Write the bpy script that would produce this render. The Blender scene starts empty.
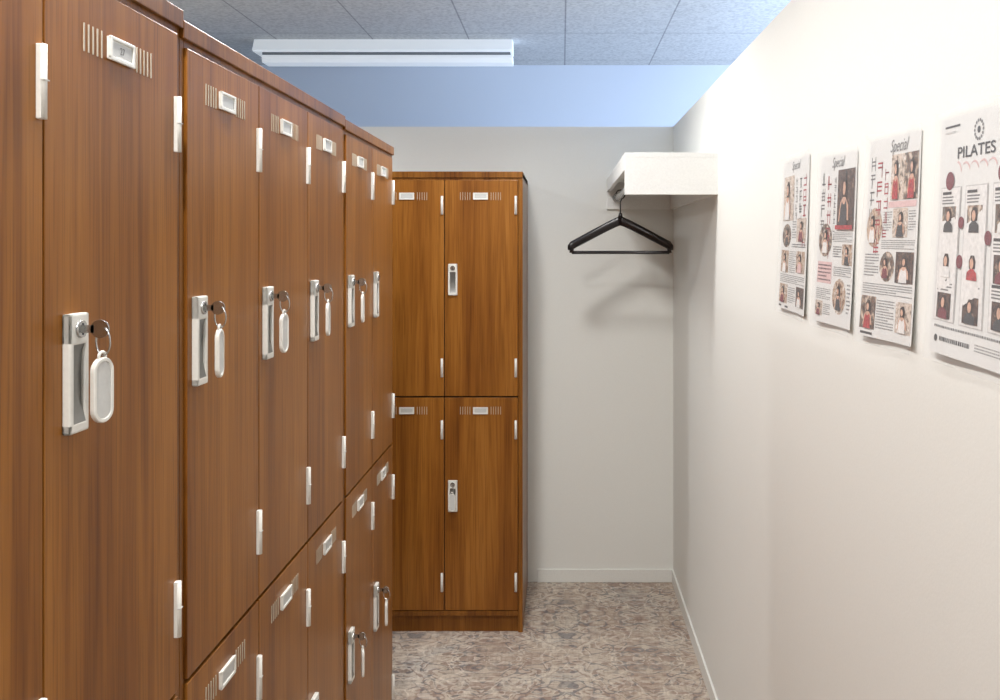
import bpy, bmesh, math, random
from mathutils import Vector, Matrix
random.seed(7)
S = bpy.context.scene
S.view_settings.view_transform = 'Standard'
S.view_settings.look = 'None'
COL = S.collection

# ------------------------------------------------------------------ materials
def new_mat(name):
    m = bpy.data.materials.new(name); m.use_nodes = True
    nt = m.node_tree; b = nt.nodes['Principled BSDF']
    return m, nt, b
def N(nt, t, **kw):
    n = nt.nodes.new(t)
    for k, v in kw.items(): setattr(n, k, v)
    return n
def ramp(nt, stops, interp='LINEAR'):
    r = N(nt, 'ShaderNodeValToRGB'); cr = r.color_ramp; cr.interpolation = interp
    while len(cr.elements) < len(stops): cr.elements.new(0.5)
    for e, (p, c) in zip(cr.elements, stops):
        e.position = p; e.color = (*c, 1)
    return r
def s2l(r, g, b):
    f = lambda c: (c/255/12.92) if c/255 <= 0.04045 else ((c/255+0.055)/1.055)**2.4
    return (f(r), f(g), f(b))
def plain(name, col, rough=0.5, metal=0.0, bump=0.0, bscale=200, var=0.03):
    m, nt, b = new_mat(name)
    tc = N(nt, 'ShaderNodeTexCoord'); no = N(nt, 'ShaderNodeTexNoise')
    no.inputs['Scale'].default_value = bscale
    nt.links.new(tc.outputs['Object'], no.inputs['Vector'])
    r = ramp(nt, [(0.3, tuple(c*(1-var) for c in col)), (0.7, tuple(min(1, c*(1+var)) for c in col))])
    nt.links.new(no.outputs['Fac'], r.inputs['Fac'])
    nt.links.new(r.outputs['Color'], b.inputs['Base Color'])
    b.inputs['Roughness'].default_value = rough
    b.inputs['Metallic'].default_value = metal
    if bump:
        bp = N(nt, 'ShaderNodeBump'); bp.inputs['Strength'].default_value = bump
        bp.inputs['Distance'].default_value = 0.001
        nt.links.new(no.outputs['Fac'], bp.inputs['Height'])
        nt.links.new(bp.outputs['Normal'], b.inputs['Normal'])
    return m

def wood(name, tint=1.0):
    m, nt, b = new_mat(name); L = nt.links.new
    tc = N(nt, 'ShaderNodeTexCoord'); oi = N(nt, 'ShaderNodeObjectInfo')
    mul = N(nt, 'ShaderNodeMath', operation='MULTIPLY'); mul.inputs[1].default_value = 23.7
    L(oi.outputs['Random'], mul.inputs[0])
    cx = N(nt, 'ShaderNodeCombineXYZ')
    L(mul.outputs[0], cx.inputs[0]); L(mul.outputs[0], cx.inputs[2])
    add = N(nt, 'ShaderNodeVectorMath', operation='ADD')
    L(tc.outputs['Object'], add.inputs[0]); L(cx.outputs[0], add.inputs[1])
    def noise(sc, scale, detail, dist=0.0):
        mp = N(nt, 'ShaderNodeMapping'); mp.inputs['Scale'].default_value = sc
        n = N(nt, 'ShaderNodeTexNoise'); n.inputs['Scale'].default_value = scale
        n.inputs['Detail'].default_value = detail; n.inputs['Distortion'].default_value = dist
        L(add.outputs[0], mp.inputs[0]); L(mp.outputs[0], n.inputs['Vector'])
        return n
    broad = noise((7, 7, 0.8), 1.0, 2, 0.7)
    mid = noise((38, 38, 1.1), 1.0, 5, 1.2)
    fine = noise((260, 260, 5), 1.0, 3, 0.0)
    r1 = ramp(nt, [(0.30, tuple(c*tint for c in (0.120, 0.036, 0.0060))), (0.42, tuple(c*tint for c in (0.205, 0.071, 0.0110))), (0.54, tuple(c*tint for c in (0.280, 0.106, 0.0170))), (0.70, tuple(c*tint for c in (0.355, 0.145, 0.028)))])
    mx = N(nt, 'ShaderNodeMix', data_type='FLOAT'); mx.inputs['Factor'].default_value = 0.5
    L(broad.outputs['Fac'], mx.inputs['A']); L(mid.outputs['Fac'], mx.inputs['B'])
    L(mx.outputs['Result'], r1.inputs['Fac'])
    r2 = ramp(nt, [(0.35, (0.60, 0.55, 0.50)), (0.5, (1, 1, 1)), (0.7, (1.0, 1.0, 1.0))])
    L(fine.outputs['Fac'], r2.inputs['Fac'])
    mc = N(nt, 'ShaderNodeMix', data_type='RGBA', blend_type='MULTIPLY'); mc.inputs['Factor'].default_value = 0.65
    L(r1.outputs['Color'], mc.inputs['A']); L(r2.outputs['Color'], mc.inputs['B'])
    L(mc.outputs['Result'], b.inputs['Base Color'])
    b.inputs['Roughness'].default_value = 0.30
    b.inputs['Specular IOR Level'].default_value = 0.22
    bp = N(nt, 'ShaderNodeBump'); bp.inputs['Strength'].default_value = 0.06; bp.inputs['Distance'].default_value = 0.0005
    L(fine.outputs['Fac'], bp.inputs['Height']); L(bp.outputs['Normal'], b.inputs['Normal'])
    return m

M_WOOD = wood('wood_veneer'); M_WOODF = wood('wood_frame', 0.80)
M_GAP = plain('dark_gap', (0.02, 0.008, 0.004), 0.8)
M_WHITE = plain('white_plastic', s2l(222, 220, 213), 0.35)
M_CARD = plain('card_paper', s2l(196, 196, 193), 0.5)
M_CHROME = plain('brushed_metal', (0.50, 0.50, 0.49), 0.25, 1.0)
M_GREYM = plain('grey_pull', (0.25, 0.25, 0.24), 0.3, 0.7)
M_SLOT = plain('vent_louver', s2l(180, 168, 150), 0.45)
M_BLACK = plain('black_ink', (0.03, 0.03, 0.035), 0.6)
M_NUM = plain('grey_number', (0.16, 0.16, 0.16), 0.6)
M_TAGIN = plain('tag_insert', s2l(200, 200, 197), 0.4)
M_WALL = plain('wall_paint', s2l(231, 231, 226), 0.75, 0, 0.15, 260, 0.012)
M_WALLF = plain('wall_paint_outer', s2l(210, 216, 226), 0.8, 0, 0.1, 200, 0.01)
M_TRIM = plain('trim_white', s2l(230, 230, 225), 0.45)
M_SHELF = plain('shelf_white', s2l(238, 238, 235), 0.4)
M_HANG = plain('dark_hanger_wood', (0.010, 0.006, 0.006), 0.28, 0, 0.0, 30, 0.3)
M_LAMPW = plain('fixture_white', s2l(246, 246, 244), 0.35)
M_LAMPG = plain('fixture_grey', s2l(120, 125, 130), 0.4)

def ceiling_mat():
    m, nt, b = new_mat('ceiling_board'); L = nt.links.new
    tc = N(nt, 'ShaderNodeTexCoord')
    mp = N(nt, 'ShaderNodeMapping'); mp.inputs['Scale'].default_value = (1, 1, 1)
    mp.inputs['Location'].default_value = (-0.015, 0.065, 0)
    L(tc.outputs['Object'], mp.inputs[0])
    br = N(nt, 'ShaderNodeTexBrick'); br.offset = 0.0; br.squash = 1.0
    br.inputs['Scale'].default_value = 1.0
    br.inputs['Brick Width'].default_value = 0.465; br.inputs['Row Height'].default_value = 0.62
    br.inputs['Mortar Size'].default_value = 0.0035; br.inputs['Mortar Smooth'].default_value = 0.0
    br.inputs['Color1'].default_value = (1, 1, 1, 1); br.inputs['Color2'].default_value = (1, 1, 1, 1)
    br.inputs['Mortar'].default_value = (0.55, 0.55, 0.57, 1)
    L(mp.outputs[0], br.inputs['Vector'])
    no = N(nt, 'ShaderNodeTexNoise'); no.inputs['Scale'].default_value = 75; no.inputs['Detail'].default_value = 4
    L(tc.outputs['Object'], no.inputs['Vector'])
    r = ramp(nt, [(0.36, (0.46, 0.46, 0.46)), (0.52, (0.57, 0.57, 0.565)), (0.7, (0.63, 0.63, 0.62))])
    L(no.outputs['Fac'], r.inputs['Fac'])
    mc = N(nt, 'ShaderNodeMix', data_type='RGBA', blend_type='MULTIPLY'); mc.inputs['Factor'].default_value = 1
    L(r.outputs['Color'], mc.inputs['A']); L(br.outputs['Color'], mc.inputs['B'])
    L(mc.outputs['Result'], b.inputs['Base Color']); b.inputs['Roughness'].default_value = 0.9
    return m
M_CEIL = ceiling_mat()

def floor_mat():
    m, nt, b = new_mat('vintage_rug_floor'); L = nt.links.new
    tc = N(nt, 'ShaderNodeTexCoord')
    def noise(scale, detail=3, sc=(1, 1, 1), rough=0.6, dist=0):
        mp = N(nt, 'ShaderNodeMapping'); mp.inputs['Scale'].default_value = sc
        L(tc.outputs['Object'], mp.inputs[0])
        n = N(nt, 'ShaderNodeTexNoise'); n.inputs['Scale'].default_value = scale
        n.inputs['Detail'].default_value = detail; n.inputs['Roughness'].default_value = rough
        n.inputs['Distortion'].default_value = dist
        L(mp.outputs[0], n.inputs['Vector']); return n
    def mix(fac, a, bb, mode='MIX'):
        x = N(nt, 'ShaderNodeMix', data_type='RGBA', blend_type=mode)
        for sock, v in (('Factor', fac), ('A', a), ('B', bb)):
            if isinstance(v, (int, float)): x.inputs[sock].default_value = v
            elif isinstance(v, tuple): x.inputs[sock].default_value = (*v, 1)
            else: L(v, x.inputs[sock])
        return x.outputs['Result']
    def math_(op, a, bb=None):
        x = N(nt, 'ShaderNodeMath', operation=op)
        for i, v in enumerate((a, bb)):
            if v is None: continue
            if isinstance(v, (int, float)): x.inputs[i].default_value = v
            else: L(v, x.inputs[i])
        return x.outputs[0]
    big = noise(3.0, 5, dist=0.4)
    base = ramp(nt, [(0.3, s2l(170, 150, 136)), (0.45, s2l(190, 174, 158)), (0.58, s2l(200, 188, 173)), (0.7, s2l(176, 172, 166))])
    L(big.outputs['Fac'], base.inputs['Fac'])
    sx = N(nt, 'ShaderNodeSeparateXYZ'); L(tc.outputs['Object'], sx.inputs[0])
    # mirrored half-repeat -> symmetrical printed-rug medallions, edges slightly wobbly like worn pile
    wob = noise(22, 2)
    wv = N(nt, 'ShaderNodeSeparateColor'); L(wob.outputs['Color'], wv.inputs[0])
    wx = math_('ADD', sx.outputs[0], math_('MULTIPLY', wv.outputs[0], 0.025)); wy = math_('ADD', sx.outputs[1], math_('MULTIPLY', wv.outputs[1], 0.025))
    HX, HY = 0.29, 0.36
    px = math_('PINGPONG', math_('ADD', wx, 10.12), HX); py = math_('PINGPONG', math_('ADD', wy, 10.0), HY)
    cb = N(nt, 'ShaderNodeCombineXYZ'); L(px, cb.inputs[0]); L(py, cb.inputs[1])
    def worn(scale, lo, hi, floor_=0.25):
        n = noise(scale, 6, rough=0.72); r = ramp(nt, [(lo, (floor_,)*3), (hi, (1, 1, 1))]); L(n.outputs['Fac'], r.inputs['Fac']); return r.outputs['Color']
    r_ = math_('SQRT', math_('ADD', math_('MULTIPLY', px, px), math_('MULTIPLY', py, py)))
    ang = math_('ARCTAN2', py, px)
    pet = math_('MULTIPLY', math_('SINE', math_('MULTIPLY', ang, 8.0)), 0.020)
    rw = math_('ADD', r_, pet)
    rings = ramp(nt, [(0.0, (1, 1, 1)), (0.09, (1, 1, 1)), (0.11, (0, 0, 0)), (0.17, (.9, .9, .9)), (0.21, (0, 0, 0)), (0.33, (.0, .0, .0)), (0.36, (1, 1, 1)), (0.42, (.1, .1, .1)), (0.50, (0, 0, 0)), (0.55, (.9, .9, .9)), (0.60, (0, 0, 0))])
    L(math_('MULTIPLY', rw, 2.5), rings.inputs['Fac'])
    c = mix(math_('MULTIPLY', math_('MULTIPLY', rings.outputs['Color'], worn(8, .38, .56)), 0.68), base.outputs['Color'], s2l(134, 102, 92))
    def motif(scale, mult, lo, hi, dist):
        mo = N(nt, 'ShaderNodeTexNoise'); mo.inputs['Scale'].default_value = scale; mo.inputs['Detail'].default_value = 0.0; mo.inputs['Distortion'].default_value = dist
        L(cb.outputs[0], mo.inputs['Vector'])
        band = math_('SINE', math_('MULTIPLY', mo.outputs['Fac'], mult))
        rr = ramp(nt, [(lo, (0, 0, 0)), (hi, (1, 1, 1))]); L(math_('ADD', math_('MULTIPLY', band, .5), .5), rr.inputs['Fac'])
        return rr.outputs['Color']
    m1 = motif(10, 30, .66, .80, 1.6)
    c = mix(math_('MULTIPLY', math_('MULTIPLY', m1, worn(7, .40, .56)), 0.66), c, s2l(132, 104, 94))
    m2 = motif(7, 26, .80, .88, 2.2)
    c = mix(math_('MULTIPLY', math_('MULTIPLY', m2, worn(7, .40, .54)), 0.70), c, s2l(108, 108, 114))
    m3 = motif(12, 22, .80, .9, 1.2)
    c = mix(math_('MULTIPLY', math_('MULTIPLY', m3, worn(12, .38, .54)), 0.55), c, s2l(224, 215, 202))
    st = noise(1.0, 4, (120, 20, 1), 0.7)
    r4 = ramp(nt, [(0.35, (0.80, 0.785, 0.77)), (0.52, (1, 1, 1)), (0.75, (1.08, 1.08, 1.08))]); L(st.outputs['Fac'], r4.inputs['Fac'])
    c = mix(0.8, c, r4.outputs['Color'], 'MULTIPLY')
    st2 = noise(1.0, 4, (16, 130, 1), 0.7)
    r5 = ramp(nt, [(0.35, (0.72, 0.695, 0.67)), (0.52, (1, 1, 1)), (0.75, (1.08, 1.08, 1.08))]); L(st2.outputs['Fac'], r5.inputs['Fac'])
    c = mix(0.9, c, r5.outputs['Color'], 'MULTIPLY')
    L(c, b.inputs['Base Color']); b.inputs['Roughness'].default_value = 0.6
    fn = noise(500, 2); bp = N(nt, 'ShaderNodeBump'); bp.inputs['Strength'].default_value = 0.1; bp.inputs['Distance'].default_value = 0.001
    L(fn.outputs['Fac'], bp.inputs['Height']); L(bp.outputs['Normal'], b.inputs['Normal'])
    return m
M_FLOOR = floor_mat()

# ------------------------------------------------------------------ mesh helpers
def merge(bm, t, mi=0, mat=None):
    if mat is not None: bmesh.ops.transform(t, matrix=mat, verts=t.verts)
    mp = {}
    for v in t.verts: mp[v] = bm.verts.new(v.co)
    for f in t.faces:
        try:
            nf = bm.faces.new([mp[v] for v in f.verts]); nf.material_index = mi; nf.smooth = f.smooth
        except ValueError: pass
    t.free()
def add_box(bm, x0, x1, y0, y1, z0, z1, mi=0, bev=0.0):
    t = bmesh.new()
    vs = [t.verts.new((x, y, z)) for x in (x0, x1) for y in (y0, y1) for z in (z0, z1)]
    for f in ((0, 1, 3, 2), (4, 6, 7, 5), (0, 4, 5, 1), (2, 3, 7, 6), (0, 2, 6, 4), (1, 5, 7, 3)):
        t.faces.new([vs[i] for i in f])
    bmesh.ops.recalc_face_normals(t, faces=t.faces)
    if bev > 0:
        bmesh.ops.bevel(t, geom=t.edges[:], offset=bev, segments=2, affect='EDGES', profile=0.6)
    merge(bm, t, mi)
def add_cyl(bm, p0, p1, r0, r1=None, mi=0, seg=20):
    r1 = r0 if r1 is None else r1
    p0 = Vector(p0); p1 = Vector(p1); d = p1-p0
    t = bmesh.new()
    bmesh.ops.create_cone(t, cap_ends=True, segments=seg, radius1=r0, radius2=r1, depth=d.length)
    for f in t.faces: f.smooth = len(f.verts) == 4
    q = d.to_track_quat('Z', 'Y').to_matrix().to_4x4()
    merge(bm, t, mi, Matrix.Translation((p0+p1)/2) @ q)
def add_tube(bm, pts, r, mi=0, seg=10, closed=False):
    pts = [Vector(p) for p in pts]; n = len(pts); rings = []
    for i, p in enumerate(pts):
        if closed: d = pts[(i+1) % n]-pts[i-1]
        else: d = pts[min(i+1, n-1)]-pts[max(i-1, 0)]
        d.normalize()
        up = Vector((0, 1, 0)) if abs(d.y) < 0.9 else Vector((1, 0, 0))
        a = d.cross(up).normalized(); b = d.cross(a).normalized()
        rings.append([bm.verts.new(p+a*math.cos(2*math.pi*k/seg)*r+b*math.sin(2*math.pi*k/seg)*r) for k in range(seg)])
    for i in range(n if closed else n-1):
        A = rings[i]; B = rings[(i+1) % n]
        for k in range(seg):
            f = bm.faces.new((A[k], A[(k+1) % seg], B[(k+1) % seg], B[k])); f.material_index = mi; f.smooth = True
    if not closed:
        for R in (rings[0], rings[-1]):
            f = bm.faces.new(R); f.material_index = mi
def mesh_from(bm, name, mats):
    bmesh.ops.recalc_face_normals(bm, faces=bm.faces)
    me = bpy.data.meshes.new(name); bm.to_mesh(me); bm.free()
    for m in mats: me.materials.append(m)
    return me
def obj(name, me, parent=None, loc=(0, 0, 0), rot=(0, 0, 0)):
    o = bpy.data.objects.new(name, me); COL.objects.link(o)
    o.location = loc; o.rotation_euler = rot
    if parent: o.parent = parent
    return o
def box_obj(name, x0, x1, y0, y1, z0, z1, mat, parent=None, bev=0.0):
    bm = bmesh.new()
    cx, cy, cz = (x0+x1)/2, (y0+y1)/2, (z0+z1)/2
    add_box(bm, x0-cx, x1-cx, y0-cy, y1-cy, z0-cz, z1-cz, 0, bev)
    return obj(name, mesh_from(bm, name, [mat]), parent, (cx, cy, cz))

# ------------------------------------------------------------------ room shell
RW = 0.497; BW = 4.065; H = 2.5; PH = 2.033; FARY = 5.03
XL, XR, YB = -2.6, 2.8, -2.2
bm = bmesh.new(); add_box(bm, XL-.1, XR+.1, YB-.1, FARY+.1, -.1, 0); obj('floor', mesh_from(bm, 'floor', [M_FLOOR]))
bm = bmesh.new(); add_box(bm, XL-.1, XR+.1, YB-.1, FARY+.1, H, H+.1); obj('ceiling', mesh_from(bm, 'ceiling', [M_CEIL]))
box_obj('wall_far', XL-.1, XR+.1, FARY, FARY+.1, 0, H, M_WALLF)
box_obj('wall_behind', XL-.1, XR+.1, YB-.1, YB, 0, H, M_WALL)
box_obj('wall_left', XL-.1, XL, YB, FARY, 0, H, M_WALL)
box_obj('wall_back', XL, RW+.08, BW, BW+.08, 0, PH, M_WALL)
box_obj('wall_right', RW, RW+.08, YB, BW, 0, PH, M_WALL)
bm = bmesh.new()
W0, W1, WZ0, WZ1 = 1.6, 4.7, 0.9, 2.3
add_box(bm, XR, XR+.1, YB, W0, 0, H); add_box(bm, XR, XR+.1, W1, FARY, 0, H)
add_box(bm, XR, XR+.1, W0, W1, 0, WZ0); add_box(bm, XR, XR+.1, W0, W1, WZ1, H)
obj('wall_outer', mesh_from(bm, 'wall_outer', [M_WALL]))
bm = bmesh.new()
for y in (W0+.02, (W0+W1)/2, W1-.02): add_box(bm, XR+.03, XR+.07, y-.02, y+.02, WZ0, WZ1)
for z in (WZ0+.02, WZ1-.02): add_box(bm, XR+.03, XR+.07, W0, W1, z-.02, z+.02)
obj('window_1', mesh_from(bm, 'window_1', [M_TRIM]))
box_obj('baseboard_back', -0.11, RW, BW-.008, BW, 0, 0.058, M_TRIM, bev=0.002)
box_obj('baseboard_right', RW-.008, RW, YB, BW-.008, 0, 0.058, M_TRIM, bev=0.002)

# ------------------------------------------------------------------ lockers
DEP = 0.515
UZ0 = 0.918
LZ0, LZ1 = 0.088, 0.912
def door_mesh(w, h, cd):
    bm = bmesh.new(); g = 0.0015
    add_box(bm, g, w-g, -0.004, 0.014, 0, h, 0, 0.0012)
    zc = h-cd
    cx = w/2-.003
    for sgn in (-1, 1):
        for k in range(5):
            x = cx+sgn*(0.041+k*0.0092)
            add_box(bm, x-0.0010, x+0.0010, -0.0052, -0.003, zc-0.015, zc+0.015, 1, 0.0005)
    a, b_, c, d = (-0.029, 0.029, -0.0125, 0.0125)
    add_box(bm, cx+a, cx+b_, -0.0065, -0.003, zc+c, zc+d, 2, 0.0012)
    add_box(bm, cx+a+.006, cx+b_-.006, -0.0072, -0.006, zc+c+.005, zc+d-.005, 3)
    add_box(bm, cx+a, cx+b_, -0.0090, -0.006, zc+c-.001, zc+c+.004, 2, 0.001)
    add_box(bm, cx+a, cx+b_, -0.0090, -0.006, zc+d-.003, zc+d+.001, 2, 0.001)
    add_box(bm, cx+a, cx+a+.005, -0.0090, -0.006, zc+c, zc+d, 2, 0.001)
    add_box(bm, cx+b_-.005, cx+b_, -0.0090, -0.006, zc+c, zc+d, 2, 0.001)
    return mesh_from(bm, 'door', [M_WOOD, M_SLOT, M_WHITE, M_CARD])
def handle_mesh():
    bm = bmesh.new(); w = 0.0180; h = 0.061; d = 0.009
    add_box(bm, -w+.002, w-.002, -0.003, 0, -h+.003, h-.003, 1)
    add_box(bm, -w, -w+.007, -d, 0, -h, h, 0, 0.0022)
    add_box(bm, w-.007, w, -d, 0, -h, h, 0, 0.0022)
    add_box(bm, -w, w, -d, 0, -h, -h+.011, 0, 0.0022)
    add_box(bm, -w, w, -d, 0, h-.032, h, 0, 0.0022)
    t = bmesh.new()
    prof = [(-0.0088, -h+.010), (-0.0045, -h+.03), (-0.004, 0), (-0.005, h-.04), (-0.008, h-.031)]
    L = [t.verts.new((-w+.0065, y, z)) for y, z in prof]; R = [t.verts.new((w-.0065, y, z)) for y, z in prof]
    for i in range(4):
        f = t.faces.new((L[i], R[i], R[i+1], L[i+1])); f.smooth = True
    merge(bm, t, 1)
    add_cyl(bm, (0, -d+.002, h-.016), (0, -d-.003, h-.016), 0.0095, 0.0088, 2)
    add_box(bm, -.001, .001, -d-.0036, -d-.002, h-.022, h-.010, 3)
    return mesh_from(bm, 'handle', [M_WHITE, M_GREYM, M_CHROME, M_BLACK])
def hinge_mesh():
    bm = bmesh.new()
    add_cyl(bm, (0, -0.004, -0.036), (0, -0.004, 0.036), 0.0042, mi=0, seg=14)
    add_box(bm, -0.0048, 0.0048, -0.005, 0.0, -0.036, 0.036, 0, 0.001)
    add_box(bm, -0.0046, 0.0046, -0.0086, -0.0005, 0.001, 0.002, 1)
    return mesh_from(bm, 'hinge', [M_WHITE, M_TAGIN])
def key_mesh(ang):
    bm = bmesh.new()
    add_box(bm, -.0012, .0012, -0.012, 0.0, -.004, .004, 0)
    add_cyl(bm, (-.0012, -.018, 0), (.0012, -.018, 0), 0.0095, mi=0, seg=20)
    R = 0.0125; c = Vector((0, -0.021, -0.013))
    add_tube(bm, [c+Vector((R*.35*math.cos(a), R*.75*math.cos(a), R*math.sin(a)*1.15)) for a in [2*math.pi*i/24 for i in range(24)]], 0.0010, 0, 8, True)
    hw = 0.0140; hh = 0.0335
    def cap(t, hw, hh, y, n=12):
        pts = []
        for i in range(n+1):
            a = math.pi*i/n; pts.append((hw*math.cos(a), y, hh-hw+hw*math.sin(a)))
        for i in range(n+1):
            a = math.pi+math.pi*i/n; pts.append((hw*math.cos(a), y, -hh+hw+hw*math.sin(a)))
        return [t.verts.new(p) for p in pts]
    T = Matrix.Translation((0, -0.020, -0.029-hh)) @ Matrix.Rotation(ang, 4, 'Z')
    t = bmesh.new()
    r = [cap(t, hw-.0008, hh-.0008, 0.003), cap(t, hw, hh, 0.002), cap(t, hw, hh, -0.002), cap(t, hw-.0008, hh-.0008, -0.003),
         cap(t, hw-.0036, hh-.0036, -0.003), cap(t, hw-.0044, hh-.0044, -0.0018)]
    n = len(r[0])
    for A, B in zip(r, r[1:]):
        for k in range(n): t.faces.new((A[k], A[(k+1) % n], B[(k+1) % n], B[k]))
    t.faces.new(r[0]); t.faces.new(r[-1]); merge(bm, t, 1, T)
    t2 = bmesh.new(); t2.faces.new(cap(t2, hw-.0046, hh-.0046, -0.0021)); merge(bm, t2, 2, T)
    t3 = bmesh.new()
    add_tube(t3, [Vector((0, 0, hh+.001))+Vector((.0045*math.cos(a), 0, .0045*math.sin(a))) for a in [2*math.pi*i/14 for i in range(14)]], 0.0016, 0, 8, True)
    merge(bm, t3, 1, T)
    return mesh_from(bm, 'key', [M_CHROME, M_WHITE, M_TAGIN])
ME_HANDLE = handle_mesh(); ME_HINGE = hinge_mesh()

def make_locker(W, ncol, loc, rotz, keys=(), text=None, HT=1.797, sd=0.014, cd=0.052, ho=.033):
    e = bpy.data.objects.new('locker_cabinet', None); COL.objects.link(e)
    e.location = loc; e.rotation_euler = (0, 0, rotz)
    UZ1 = HT-0.034
    bm = bmesh.new()
    add_box(bm, 0.0004, sd, 0, DEP, 0.0, HT-.003, 0, 0.0015)
    add_box(bm, W-sd, W-0.0004, 0, DEP, 0.0, HT-.003, 0, 0.0015)
    add_box(bm, 0.0004, W-.0004, -0.006, DEP, HT-.024, HT, 0, 0.0015)
    add_box(bm, sd, W-sd, 0, 0.03, UZ1, HT-.02, 0)
    add_box(bm, sd, W-sd, 0.012, DEP-.01, 0.0, LZ0-.003, 0, 0.001)
    add_box(bm, sd, W-sd, -0.004, .02, 0.066, LZ0-.003, 0, 0.001)
    add_box(bm, sd, W-sd, DEP-.012, DEP, 0.0, HT-.02, 0)
    obj('carcass', mesh_from(bm, 'carcass', [M_WOODF]), e)
    bm = bmesh.new(); add_box(bm, sd-.001, W-sd+.001, 0.013, 0.03, LZ0-.004, UZ1+.002)
    obj('gap_shade_panel', mesh_from(bm, 'gap_shade_panel', [M_GAP]), e)  # near-black slab behind the doors, shade of the door gaps as colour
    pw = (W-2*sd)/ncol
    mu = door_mesh(pw, UZ1-UZ0, cd); ml = door_mesh(pw, LZ1-LZ0, .050)
    for c in range(ncol):
        x = sd+c*pw
        obj('door_upper_%d' % (c+1), mu, e, (x, 0, UZ0))
        obj('door_lower_%d' % (c+1), ml, e, (x, 0, LZ0))
        for r, hz in ((0, 1.370), (1, 0.532)):
            obj('handle_%d_%d' % (c+1, r+1), ME_HANDLE, e, (x+ho, -0.004, hz))
            for ka in keys:
                if ka[0] == c and ka[1] == r:
                    obj('key_%d_%d' % (c+1, r+1), key_mesh(ka[2]), e, (x+ho, -0.0155, hz+.045))
        for k, hz in enumerate((1.658, 1.028, 0.788, 0.197)):
            obj('hinge_%d_%d' % (c+1, k+1), ME_HINGE, e, (x+pw-0.009, -0.004, hz))
        if text and c in text:
            cu = bpy.data.curves.new('num', 'FONT'); cu.body = text[c]; cu.size = 0.011
            cu.align_x = 'CENTER'; cu.align_y = 'CENTER'; cu.extrude = 0.0001
            cu.materials.append(M_NUM)
            obj('card_number', cu, e, (x+pw/2-.003, -0.0075, UZ1-cd), (math.pi/2, 0, 0))
    return e

R90 = math.pi/2
make_locker(0.608, 2, (-0.760, 3.532, 0), 0, keys=[(1, 1, 0.1)], HT=1.789, sd=0.018, cd=.062)
X0 = -0.507
make_locker(0.608, 2, (X0, 2.106, 0), R90, keys=[(0, 0, 0.1), (0, 1, 0.3), (1, 1, 0.1)], HT=1.794)
make_locker(0.900, 3, (X0, 1.206, 0), R90, keys=[(0, 0, 0.1), (1, 0, -0.1), (2, 0, 0.1), (0, 1, 0.2)], HT=1.800)
make_locker(0.955, 3, (X0, 0.251, 0), R90, keys=[(1, 0, 0.2), (2, 0, -0.25)], text={2: '27'}, HT=1.812, cd=.058, ho=.050)
make_locker(0.900, 3, (X0, -0.649, 0), R90, keys=[(1, 0, 0.2)])

# ------------------------------------------------------------------ wall shelf with rail
e = bpy.data.objects.new('coat_rack_shelf', None); COL.objects.link(e); e.location = (0, 0, 0)
sx0, sx1, sy0, sy1, sz0, sz1, th = 0.2, RW, 2.90, BW, 1.664, 1.798, 0.016
box_obj('top_board', sx0, sx1, sy0, sy1, sz1-th, sz1, M_SHELF, e, .001)
box_obj('end_panel_near', sx0, sx1, sy0, sy0+th, sz0, sz1-th, M_SHELF, e, .0008)
box_obj('end_panel_far', sx0, sx1, sy1-th, sy1, sz0, sz1-th, M_SHELF, e, .0008)
box_obj('fascia', sx0, sx0+th, sy0+th, sy1-th, sz1-.055, sz1-th, M_SHELF, e, .0008)
box_obj('wall_batten', sx1-th, sx1, sy0+th, sy1-th, sz0, sz1-th, M_SHELF, e, .0008)
RZ = 1.715
bm = bmesh.new(); add_cyl(bm, (.246, sy0+th, RZ), (.246, sy1-th, RZ), .0125, mi=0, seg=24)
for y in (sy0+th, sy1-th-.004): add_cyl(bm, (.246, y, RZ), (.246, y+.004, RZ), .022, mi=0)
obj('rail', mesh_from(bm, 'rail', [M_CHROME]), e)

# ------------------------------------------------------------------ clothes hanger
bm = bmesh.new()
def arm(sgn):
    rings = []; n = 20
    for i in range(n+1):
        t = i/n
        x = sgn*(0.214*t)
        z = -0.004-0.110*(t**1.2)-0.004*math.sin(math.pi*t)
        y = -0.034*t*t
        hz = 0.020-0.001*t; hy = 0.008+0.014*t*t
        if i == n: hz *= .55; hy *= .7
        ring = []
        for k in range(14):
            a = 2*math.pi*k/14
            ring.append(bm.verts.new((x, y+hy*math.cos(a), z+hz*math.sin(a))))
        rings.append(ring)
    for A, B in zip(rings, rings[1:]):
        for k in range(14):
            f = bm.faces.new((A[k], A[(k+1) % 14], B[(k+1) % 14], B[k])); f.smooth = True
    bm.faces.new(rings[0]); bm.faces.new(rings[-1])
arm(1); arm(-1)
add_tube(bm, [(x, -0.030*(x/.2)**2, -0.134) for x in [-.198+.0396*i for i in range(11)]], 0.0068, 0, 12)
for s in (-1, 1): add_tube(bm, [(s*.197, -.029, -.112), (s*.200, -.030, -.136)], .0085, 0, 10)
add_cyl(bm, (0, 0, .008), (0, 0, .028), .011, .006, 0)
rr = 0.0185; hcz = 0.104
hp = [(0, 0, .016), (0, 0, .050), (0, 0, .074)]+[(rr*math.cos(a), 0, hcz+rr*math.sin(a)) for a in [math.radians(-70+i*20) for i in range(0, 13)]]
add_tube(bm, hp, 0.0026, 1, 8)
obj('clothes_hanger', mesh_from(bm, 'clothes_hanger', [M_HANG, plain('hook_metal', (.07, .07, .07), .3, .9)]), None, (.240, 3.74, RZ+.0125+.0026-hcz-rr), (0, 0, math.radians(-4)))

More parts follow.
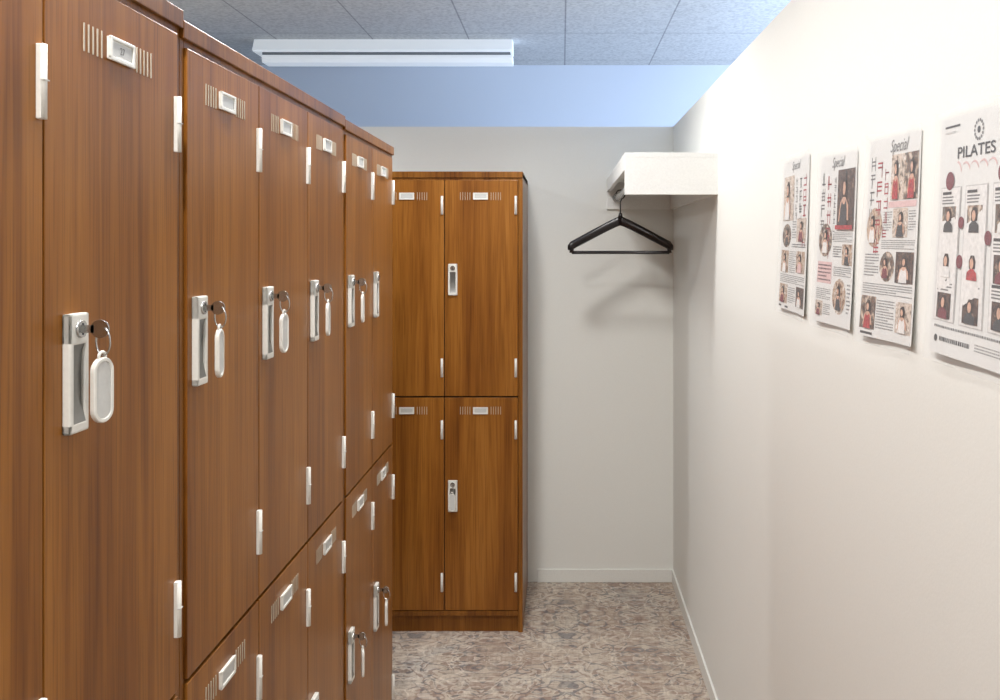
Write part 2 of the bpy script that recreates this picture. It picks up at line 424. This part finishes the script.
# ------------------------------------------------------------------ posters
C_PAPER = plain('poster_paper', s2l(226, 225, 222), 0.5)
def photo(name, col, v=.42):
    return plain(name, col, .5, 0, 0, 170, v)
def photo_bg(name, cs, scale=85):
    """blurred-interior look of a small printed photograph"""
    m, nt, b = new_mat(name)
    tc = N(nt, 'ShaderNodeTexCoord'); no = N(nt, 'ShaderNodeTexNoise')
    no.inputs['Scale'].default_value = scale; no.inputs['Detail'].default_value = 3
    nt.links.new(tc.outputs['Object'], no.inputs['Vector'])
    k = len(cs); r = ramp(nt, [(0.34+0.32*i/(k-1), s2l(*c)) for i, c in enumerate(cs)])
    nt.links.new(no.outputs['Fac'], r.inputs['Fac']); nt.links.new(r.outputs['Color'], b.inputs['Base Color'])
    b.inputs['Roughness'].default_value = .5
    return m
cols = {
 'paper': C_PAPER, 'ink': photo('ink_dark', s2l(62, 60, 62), .15), 'grey': plain('ink_grey', s2l(120, 118, 118), .6),
 'lgrey': photo('ink_lightgrey', s2l(196, 193, 191), .12), 'red': plain('ink_red', s2l(166, 56, 66), .6),
 'wine': photo('ink_wine', s2l(120, 48, 58), .15), 'pink': photo('ink_pink', s2l(220, 186, 184), .08),
 'skin': photo('ink_skin', s2l(212, 168, 144), .2), 'hair': photo('ink_hair', s2l(58, 40, 34), .5),
 'brown': photo_bg('photo_brown', [(56, 40, 34), (120, 88, 70), (92, 92, 88), (178, 150, 128), (214, 200, 186)]),
 'tan': photo_bg('photo_tan', [(98, 72, 58), (170, 138, 112), (206, 184, 164), (150, 128, 112), (232, 222, 212)]),
 'redbg': photo('ink_redbg', s2l(170, 52, 56), .4), 'white': photo('ink_white', s2l(228, 225, 222), .1),
 'green': photo('ink_green', s2l(124, 126, 112)),
 'beige': photo_bg('photo_beige', [(120, 108, 98), (196, 176, 158), (222, 206, 192), (168, 150, 136), (238, 230, 222)]),
 'dark': photo_bg('photo_dark', [(26, 20, 20), (60, 42, 38), (98, 70, 58), (44, 36, 36), (140, 110, 92)])}
CK = list(cols.keys()); CM = [cols[k] for k in CK]
sl, slnt, slb = new_mat('clear_sleeve')
slb.inputs['Base Color'].default_value = (.7, .73, .76, 1); slb.inputs['Roughness'].default_value = 0.12
slb.inputs['Alpha'].default_value = 0.14

class Poster:
    # corners in wall coordinates (y, z): TL, TR, BR, BL as seen by the reader
    def __init__(s, c, lift, seed):
        s.c = c; s.lift = lift; s.bm = bmesh.new(); s.r = random.Random(seed)
        s.aspect = 297/210
    def P(s, u, v, off=0.0):
        (ty0, tz0), (ty1, tz1), (by1, bz1), (by0, bz0) = s.c
        y = (1-v)*((1-u)*by0+u*by1)+v*((1-u)*ty0+u*ty1)
        z = (1-v)*((1-u)*bz0+u*bz1)+v*((1-u)*tz0+u*tz1)
        w = s.lift*((1-v)**2)*(0.8+0.3*math.sin(u*5+1)) + 0.0022 - .0010*max(0, v)
        return Vector((RW-w-off, y, z))
    def sheet(s, key, u0=0, u1=1, v0=0, v1=1, off=0.0, n=12, bm=None):
        bm = bm or s.bm
        g = [[bm.verts.new(s.P(u0+(u1-u0)*i/n, v0+(v1-v0)*j/n, off)) for i in range(n+1)] for j in range(n+1)]
        for j in range(n):
            for i in range(n):
                f = bm.faces.new((g[j][i], g[j][i+1], g[j+1][i+1], g[j+1][i])); f.material_index = CK.index(key) if key else 0; f.smooth = True
    def poly(s, key, pts, lv=1):
        f = s.bm.faces.new([s.bm.verts.new(s.P(a, b_, .0004*lv)) for a, b_ in pts]); f.material_index = CK.index(key)
    def rect(s, key, u0, v0, u1, v1, lv=1):
        s.poly(key, ((u0, v0), (u1, v0), (u1, v1), (u0, v1)), lv)
    def disc(s, key, u, v, ru, rv=None, lv=1, n=20):
        rv = rv or ru/s.aspect
        s.poly(key, [(u+ru*math.cos(a), v+rv*math.sin(a)) for a in [2*math.pi*i/n for i in range(n)]], lv)
    def lines(s, u0, v0, u1, v1, rows, key='grey', h=0.42):
        rows = max(1, int(rows*1.25)) if rows > 2 else rows
        dv = (v1-v0)/rows
        for i in range(rows):
            v = v1-dv*(i+.5); u = u0; end = u1 if i % 4 != 3 else u0+(u1-u0)*.7
            while u < end:
                w = s.r.uniform(.008, .018)
                s.rect(key, u, v-dv*h/2, min(u+w, end), v+dv*h/2)
                u += w+s.r.uniform(.006, .011)
    def glyph(s, u, v, w, key='red', lv=1):
        h = w/s.aspect; t = w*.10; th = h*.10
        for k in range(s.r.randint(2, 3)):
            vv = v+h*s.r.choice((.1, .35, .6, .85)); s.rect(key, u+w*.08, vv, u+w*.92, vv+th, lv)
        for k in range(2):
            uu = u+w*s.r.choice((.1, .3, .5, .78)); s.rect(key, uu, v+h*.05, uu+t, v+h*.95, lv)
    def vtext(s, u, vtop, w, n, key='red'):
        for i in range(n): s.glyph(u, vtop-(i+1)*w*1.12/s.aspect, w, key)
    def script(s, u, v, w, key='grey', hgt=.02, th=.006):
        n = 60; prev = None
        for i in range(n+1):
            t = i/n; a = t*2*math.pi*4.5
            p = (u+w*t+.016*math.sin(a), v+hgt*(.5+.5*math.cos(a)*(1.5 if t < .2 else 1)))
            if prev: s.poly(key, ((prev[0], prev[1]), (p[0], p[1]), (p[0]+th, p[1]+th), (prev[0]+th, prev[1]+th)))
            prev = p
    def person(s, u0, v0, u1, v1, bg='brown', top='ink', rnd=False):
        """small printed snapshot: blurred interior, figure turned slightly, hair, arms, face"""
        cu, cv = (u0+u1)/2, (v0+v1)/2; w = u1-u0; h = v1-v0; r = s.r
        if rnd: s.disc(bg, cu, cv, w/2, h/2, 1)
        else: s.rect(bg, u0, v0, u1, v1, 1)
        k = .80 if rnd else 1; cu += r.uniform(-.10, .10)*w; ln = r.uniform(-.06, .06)
        H = lambda x: cv+h*x*k
        X = lambda x, y=0: cu+w*(x+ln*(y+.4))*k
        Q = lambda pts: [(X(a, b_), H(b_)) for a, b_ in pts]
        s.poly('hair', Q([(-.12, -.06), (-.16, .12), (-.14, .28), (-.07, .37), (.06, .38), (.13, .29), (.15, .12), (.10, -.04)]), 3)
        s.poly('skin', Q([(-.30, -.38), (-.22, -.06), (-.08, .03), (.08, .03), (.24, -.10), (.30, -.36), (.22, -.36), (.0, -.2), (-.22, -.38)]), 4)
        s.poly(top, Q([(-.24, -.48), (-.19, -.16), (-.12, -.03), (-.04, -.09), (.05, -.09), (.12, -.02), (.18, -.16), (.22, -.48)]), 5)
        s.poly('skin', Q([(-.08, .22), (-.075, .13), (-.03, .07), (.03, .07), (.075, .13), (.08, .22), (.05, .30), (-.05, .30)]), 6)
        s.poly('hair', Q([(-.10, .18), (-.08, .31), (.0, .35), (.08, .32), (.10, .18), (.05, .28), (-.04, .29)]), 7)
    def text(s, body, u, v, size, key='ink', w=None, bold=0.0, shear=0.0):
        cu = bpy.data.curves.new('t', 'FONT'); cu.body = body; cu.size = 1; cu.align_x = 'CENTER'; cu.offset = bold; cu.shear = shear
        o = bpy.data.objects.new('t', cu); COL.objects.link(o)
        bpy.context.view_layer.update()
        dg = bpy.context.evaluated_depsgraph_get(); me = bpy.data.meshes.new_from_object(o.evaluated_get(dg))
        bb = [v_.co.x for v_ in me.vertices]; ext = max(bb)-min(bb)
        ku = (w/ext) if w else size
        vs = [s.bm.verts.new(s.P(u+v_.co.x*ku, v+v_.co.y*size/s.aspect, .0006)) for v_ in me.vertices]
        for p in me.polygons:
            try:
                f = s.bm.faces.new([vs[i] for i in p.vertices]); f.material_index = CK.index(key)
            except ValueError: pass
        bpy.data.objects.remove(o); bpy.data.curves.remove(cu); bpy.data.meshes.remove(me)
    def done(s):
        e = bpy.data.objects.new('wall_poster', None); COL.objects.link(e)
        s.sheet('paper')
        me = bpy.data.meshes.new('sheet'); s.bm.to_mesh(me); s.bm.free()
        for m in CM: me.materials.append(m)
        obj('sheet', me, e)
        b2 = bmesh.new(); s.sheet(None, -.035, 1.035, -.035, 1.03, .0045, 12, b2)
        me = bpy.data.meshes.new('sleeve'); b2.to_mesh(me); b2.free(); me.materials.append(sl)
        obj('clear_sleeve', me, e)
        return e

p = Poster([(2.03, 1.683), (1.818, 1.684), (1.846, 1.357), (2.062, 1.364)], .006, 1)
p.text('Special', .5, .935, .11, 'grey', None, .0, .4)
p.person(.05, .60, .46, .90, 'beige', 'white')
p.vtext(.80, .90, .12, 5, 'red'); p.vtext(.66, .88, .10, 5, 'ink'); p.vtext(.52, .88, .07, 5, 'grey')
p.person(.06, .42, .40, .58, 'brown', 'ink', True); p.person(.60, .46, .94, .61, 'beige', 'wine')
p.lines(.44, .42, .95, .45, 2, 'ink'); p.lines(.44, .48, .58, .60, 6)
p.person(.05, .25, .34, .40, 'tan', 'white'); p.person(.62, .26, .94, .40, 'tan', 'pink')
p.lines(.37, .25, .60, .40, 9); p.lines(.05, .18, .95, .24, 4)
p.person(.05, .04, .36, .17, 'tan', 'wine'); p.person(.66, .04, .95, .17, 'dark', 'white'); p.lines(.39, .05, .63, .16, 7); p.rect('ink', .06, .012, .4, .025)
p.done()
p = Poster([(1.738, 1.667), (1.524, 1.660), (1.551, 1.356), (1.772, 1.357)], .006, 2)
p.text('Special', .5, .93, .12, 'grey', None, .0, .4)
p.vtext(.05, .92, .12, 4, 'grey'); p.vtext(.22, .90, .13, 5, 'red'); p.vtext(.42, .88, .06, 8, 'grey')
p.person(.52, .57, .96, .91, 'dark', 'ink'); p.rect('redbg', .52, .565, .96, .59, 8)
p.person(.04, .40, .42, .60, 'brown', 'white', True); p.lines(.46, .49, .95, .55, 5); p.lines(.46, .40, .68, .47, 4, 'ink')
p.person(.70, .36, .96, .48, 'tan', 'ink')
p.rect('pink', .05, .24, .45, .37); p.lines(.07, .25, .43, .36, 4, 'ink')
p.lines(.5, .29, .95, .35, 4); p.person(.50, .07, .84, .28, 'tan', 'ink', True)
p.lines(.05, .14, .45, .21, 5); p.person(.05, .04, .26, .13, 'beige', 'wine'); p.lines(.29, .05, .46, .12, 5); p.lines(.87, .08, .96, .26, 7)
p.done()
p = Poster([(1.462, 1.667), (1.253, 1.660), (1.277, 1.358), (1.502, 1.355)], .007, 3)
p.text('Special', .60, .925, .12, 'grey', None, .0, .4)
p.vtext(.05, .93, .11, 4, 'grey'); p.vtext(.19, .90, .12, 5, 'red'); p.vtext(.35, .86, .09, 5, 'red')
p.person(.48, .69, .725, .91, 'beige', 'redbg'); p.person(.725, .69, .97, .91, 'brown', 'redbg')
p.rect('pink', .45, .655, .96, .685); p.lines(.47, .66, .94, .68, 1, 'red')
p.person(.03, .46, .35, .66, 'tan', 'white', True); p.person(.55, .51, .82, .65, 'beige', 'ink')
p.lines(.37, .54, .53, .64, 7); p.lines(.84, .54, .96, .64, 7); p.lines(.36, .45, .96, .50, 4)
p.person(.35, .29, .62, .44, 'brown', 'wine', True); p.person(.64, .29, .96, .44, 'dark', 'white')
p.lines(.04, .31, .33, .43, 7); p.lines(.04, .22, .96, .28, 4)
p.person(.03, .04, .33, .21, 'brown', 'redbg'); p.lines(.35, .05, .66, .20, 9); p.person(.69, .05, .97, .20, 'beige', 'white'); p.rect('ink', .06, .012, .3, .025)
p.done()
p = Poster([(1.187, 1.663), (.972, 1.660), (.985, 1.355), (1.210, 1.362)], .007, 4)
for i in range(14):
    a = 2*math.pi*i/14
    p.disc('grey', .5+.052*math.cos(a), .925+.052*math.sin(a)/p.aspect, .010, None, 1, 8)
p.disc('ink', .5, .925, .02, None, 1, 12)
p.rect('ink', .06, .958, .26, .967); p.rect('lgrey', .06, .935, .2, .943)
p.text('PILATES', .47, .825, .092, 'ink', .46, .012)
p.script(.24, .772, .48, 'pink', .028, .008)
p.disc('wine', .16, .735, .055, None, 3); p.disc('wine', .80, .745, .055, None, 3)
for (u0, u1, tops) in ((.04, .31, ('ink', 'white', 'wine')), (.365, .635, ('ink', 'redbg', 'ink')), (.69, .96, ('white', 'wine', 'ink'))):
    p.rect('lgrey', u0, .14, u1, .71); p.rect('white', u0+.01, .145, u1-.01, .705, 2)
    for j, vt in enumerate((.69, .50, .325)):
        p.rect('ink', u0+.03, vt-.012, u0+.15, vt, 3)
        for i in range(3): p.rect('grey', u0+.03, vt-.026-i*.013, u0+p.r.uniform(.16, .24), vt-.020-i*.013, 3)
        a0, a1, b0, b1 = u0+.04, u0+.22, vt-.170, vt-.062; c0 = (a0+a1)/2; hh_ = b1-b0
        p.rect(p.r.choice(('tan', 'brown', 'dark', 'beige')), a0, b0, a1, b1, 3)
        p.poly('hair', [(c0-.035, b0+hh_*.42), (c0-.040, b0+hh_*.7), (c0-.02, b0+hh_*.92), (c0+.02, b0+hh_*.92), (c0+.040, b0+hh_*.7), (c0+.035, b0+hh_*.42)], 4)
        p.poly(tops[j], [(c0-.06, b0), (c0-.055, b0+hh_*.28), (c0-.02, b0+hh_*.42), (c0+.02, b0+hh_*.42), (c0+.055, b0+hh_*.28), (c0+.06, b0)], 5)
        p.disc('skin', c0, b0+hh_*.62, .022, hh_*.2, 6, 14)
p.disc('wine', .335, .56, .035, None, 4); p.disc('wine', .34, .40, .04, None, 4); p.disc('wine', .66, .50, .04, None, 4)
p.lines(.06, .105, .95, .13, 1, 'grey')
p.disc('ink', .09, .065, .022); p.lines(.14, .055, .5, .078, 1, 'ink', .8); p.lines(.56, .05, .94, .085, 3, 'grey')
p.done()

# ------------------------------------------------------------------ ceiling light fixture above the far aisle
bm = bmesh.new()
fx0, fx1, fy = -1.49, -0.24, 4.45
def prism(x0, x1, prof, mi):
    A = [bm.verts.new((x0, y, z)) for y, z in prof]; B = [bm.verts.new((x1, y, z)) for y, z in prof]
    n = len(prof)
    for k in range(n):
        f = bm.faces.new((A[k], A[(k+1) % n], B[(k+1) % n], B[k])); f.material_index = mi
    for R in (A, B):
        f = bm.faces.new(R); f.material_index = mi
mt, mnt, mb = new_mat('fixture_glow'); mb.inputs['Base Color'].default_value = (.85, .87, .88, 1)
mb.inputs['Emission Color'].default_value = (.9, .96, 1, 1); mb.inputs['Emission Strength'].default_value = .28  # weak emission: lit lower lamp, plus added glow brightening the housing
prism(fx0, fx1, [(fy-.045, H), (fy-.075, H-.055), (fy-.06, H-.062), (fy+.06, H-.062), (fy+.075, H-.055), (fy+.045, H)], 2)
prism(fx0+.04, fx1-.01, [(fy-.05, H-.06), (fy-.05, H-.075), (fy+.05, H-.075), (fy+.05, H-.06)], 1)
prism(fx0+.04, fx1-.0, [(fy-.045, H-.075), (fy-.056, H-.092), (fy-.05, H-.112), (fy+.05, H-.112), (fy+.056, H-.092), (fy+.045, H-.075)], 2)
obj('ceiling_light_fixture', mesh_from(bm, 'ceiling_light_fixture', [M_LAMPW, M_LAMPG, mt]))

# ------------------------------------------------------------------ ceiling spot fixtures + lights, some added unseen as fill
def glow():
    m, nt, b = new_mat('lamp_lens'); b.inputs['Emission Color'].default_value = (1, .96, .9, 1); b.inputs['Emission Strength'].default_value = 8
    return m
M_GLOW = glow()
def downlight(x, y, watt, col=(1, .985, .96), ang=168, rad=.05):
    bm = bmesh.new()
    add_cyl(bm, (0, 0, 0), (0, 0, -.012), .055, mi=0, seg=28)
    add_cyl(bm, (0, 0, -.011), (0, 0, -.05), .04, .045, mi=0, seg=28)
    add_cyl(bm, (0, 0, -.05), (0, 0, -.052), .036, mi=1, seg=28)
    o = obj('ceiling_spotlight', mesh_from(bm, 'ceiling_spotlight', [M_LAMPW, M_GLOW]), None, (x, y, H))
    l = bpy.data.lights.new('spot', 'SPOT'); l.energy = watt; l.color = col; l.spot_size = math.radians(ang); l.spot_blend = .6
    l.shadow_soft_size = rad
    lo = bpy.data.objects.new('lamp', l); COL.objects.link(lo); lo.parent = o; lo.location = (0, 0, -.062)
downlight(-.21, 2.75, 58, rad=.11)
downlight(-.38, 1.65, 58)
downlight(-.40, .75, 54)  # one of this mid pair is an extra unseen spot, added as wall fill
downlight(-.38, -.3, 92)
downlight(-1.8, 1.0, 80, (.95, .97, 1)); downlight(-1.8, 3.4, 50, (.95, .97, 1)); downlight(1.6, .5, 60, (.95, .97, 1))  # unseen outer-room lamps, added as soft fill spilling over the partitions

l = bpy.data.lights.new('daylight', 'AREA'); l.shape = 'RECTANGLE'; l.size = 1.3; l.size_y = 3.0; l.energy = 190; l.color = (.58, .74, 1.0)
lo = bpy.data.objects.new('window_daylight', l); COL.objects.link(lo); lo.location = (XR+.12, (W0+W1)/2, (WZ0+WZ1)/2); lo.rotation_euler = (0, math.radians(90), 0)
w = bpy.data.worlds.new('World'); S.world = w; w.use_nodes = True
w.node_tree.nodes['Background'].inputs['Color'].default_value = (.55, .72, 1, 1)
w.node_tree.nodes['Background'].inputs['Strength'].default_value = 1.0

# ------------------------------------------------------------------ camera
cam = bpy.data.cameras.new('camera'); co = bpy.data.objects.new('camera', cam); COL.objects.link(co)
cam.sensor_width = 36; cam.lens = 32.76; cam.shift_x = -.062; cam.shift_y = -.104; cam.clip_start = .02
co.location = (0, 0, 1.5); co.rotation_euler = (math.pi/2, 0, 0)
S.camera = co
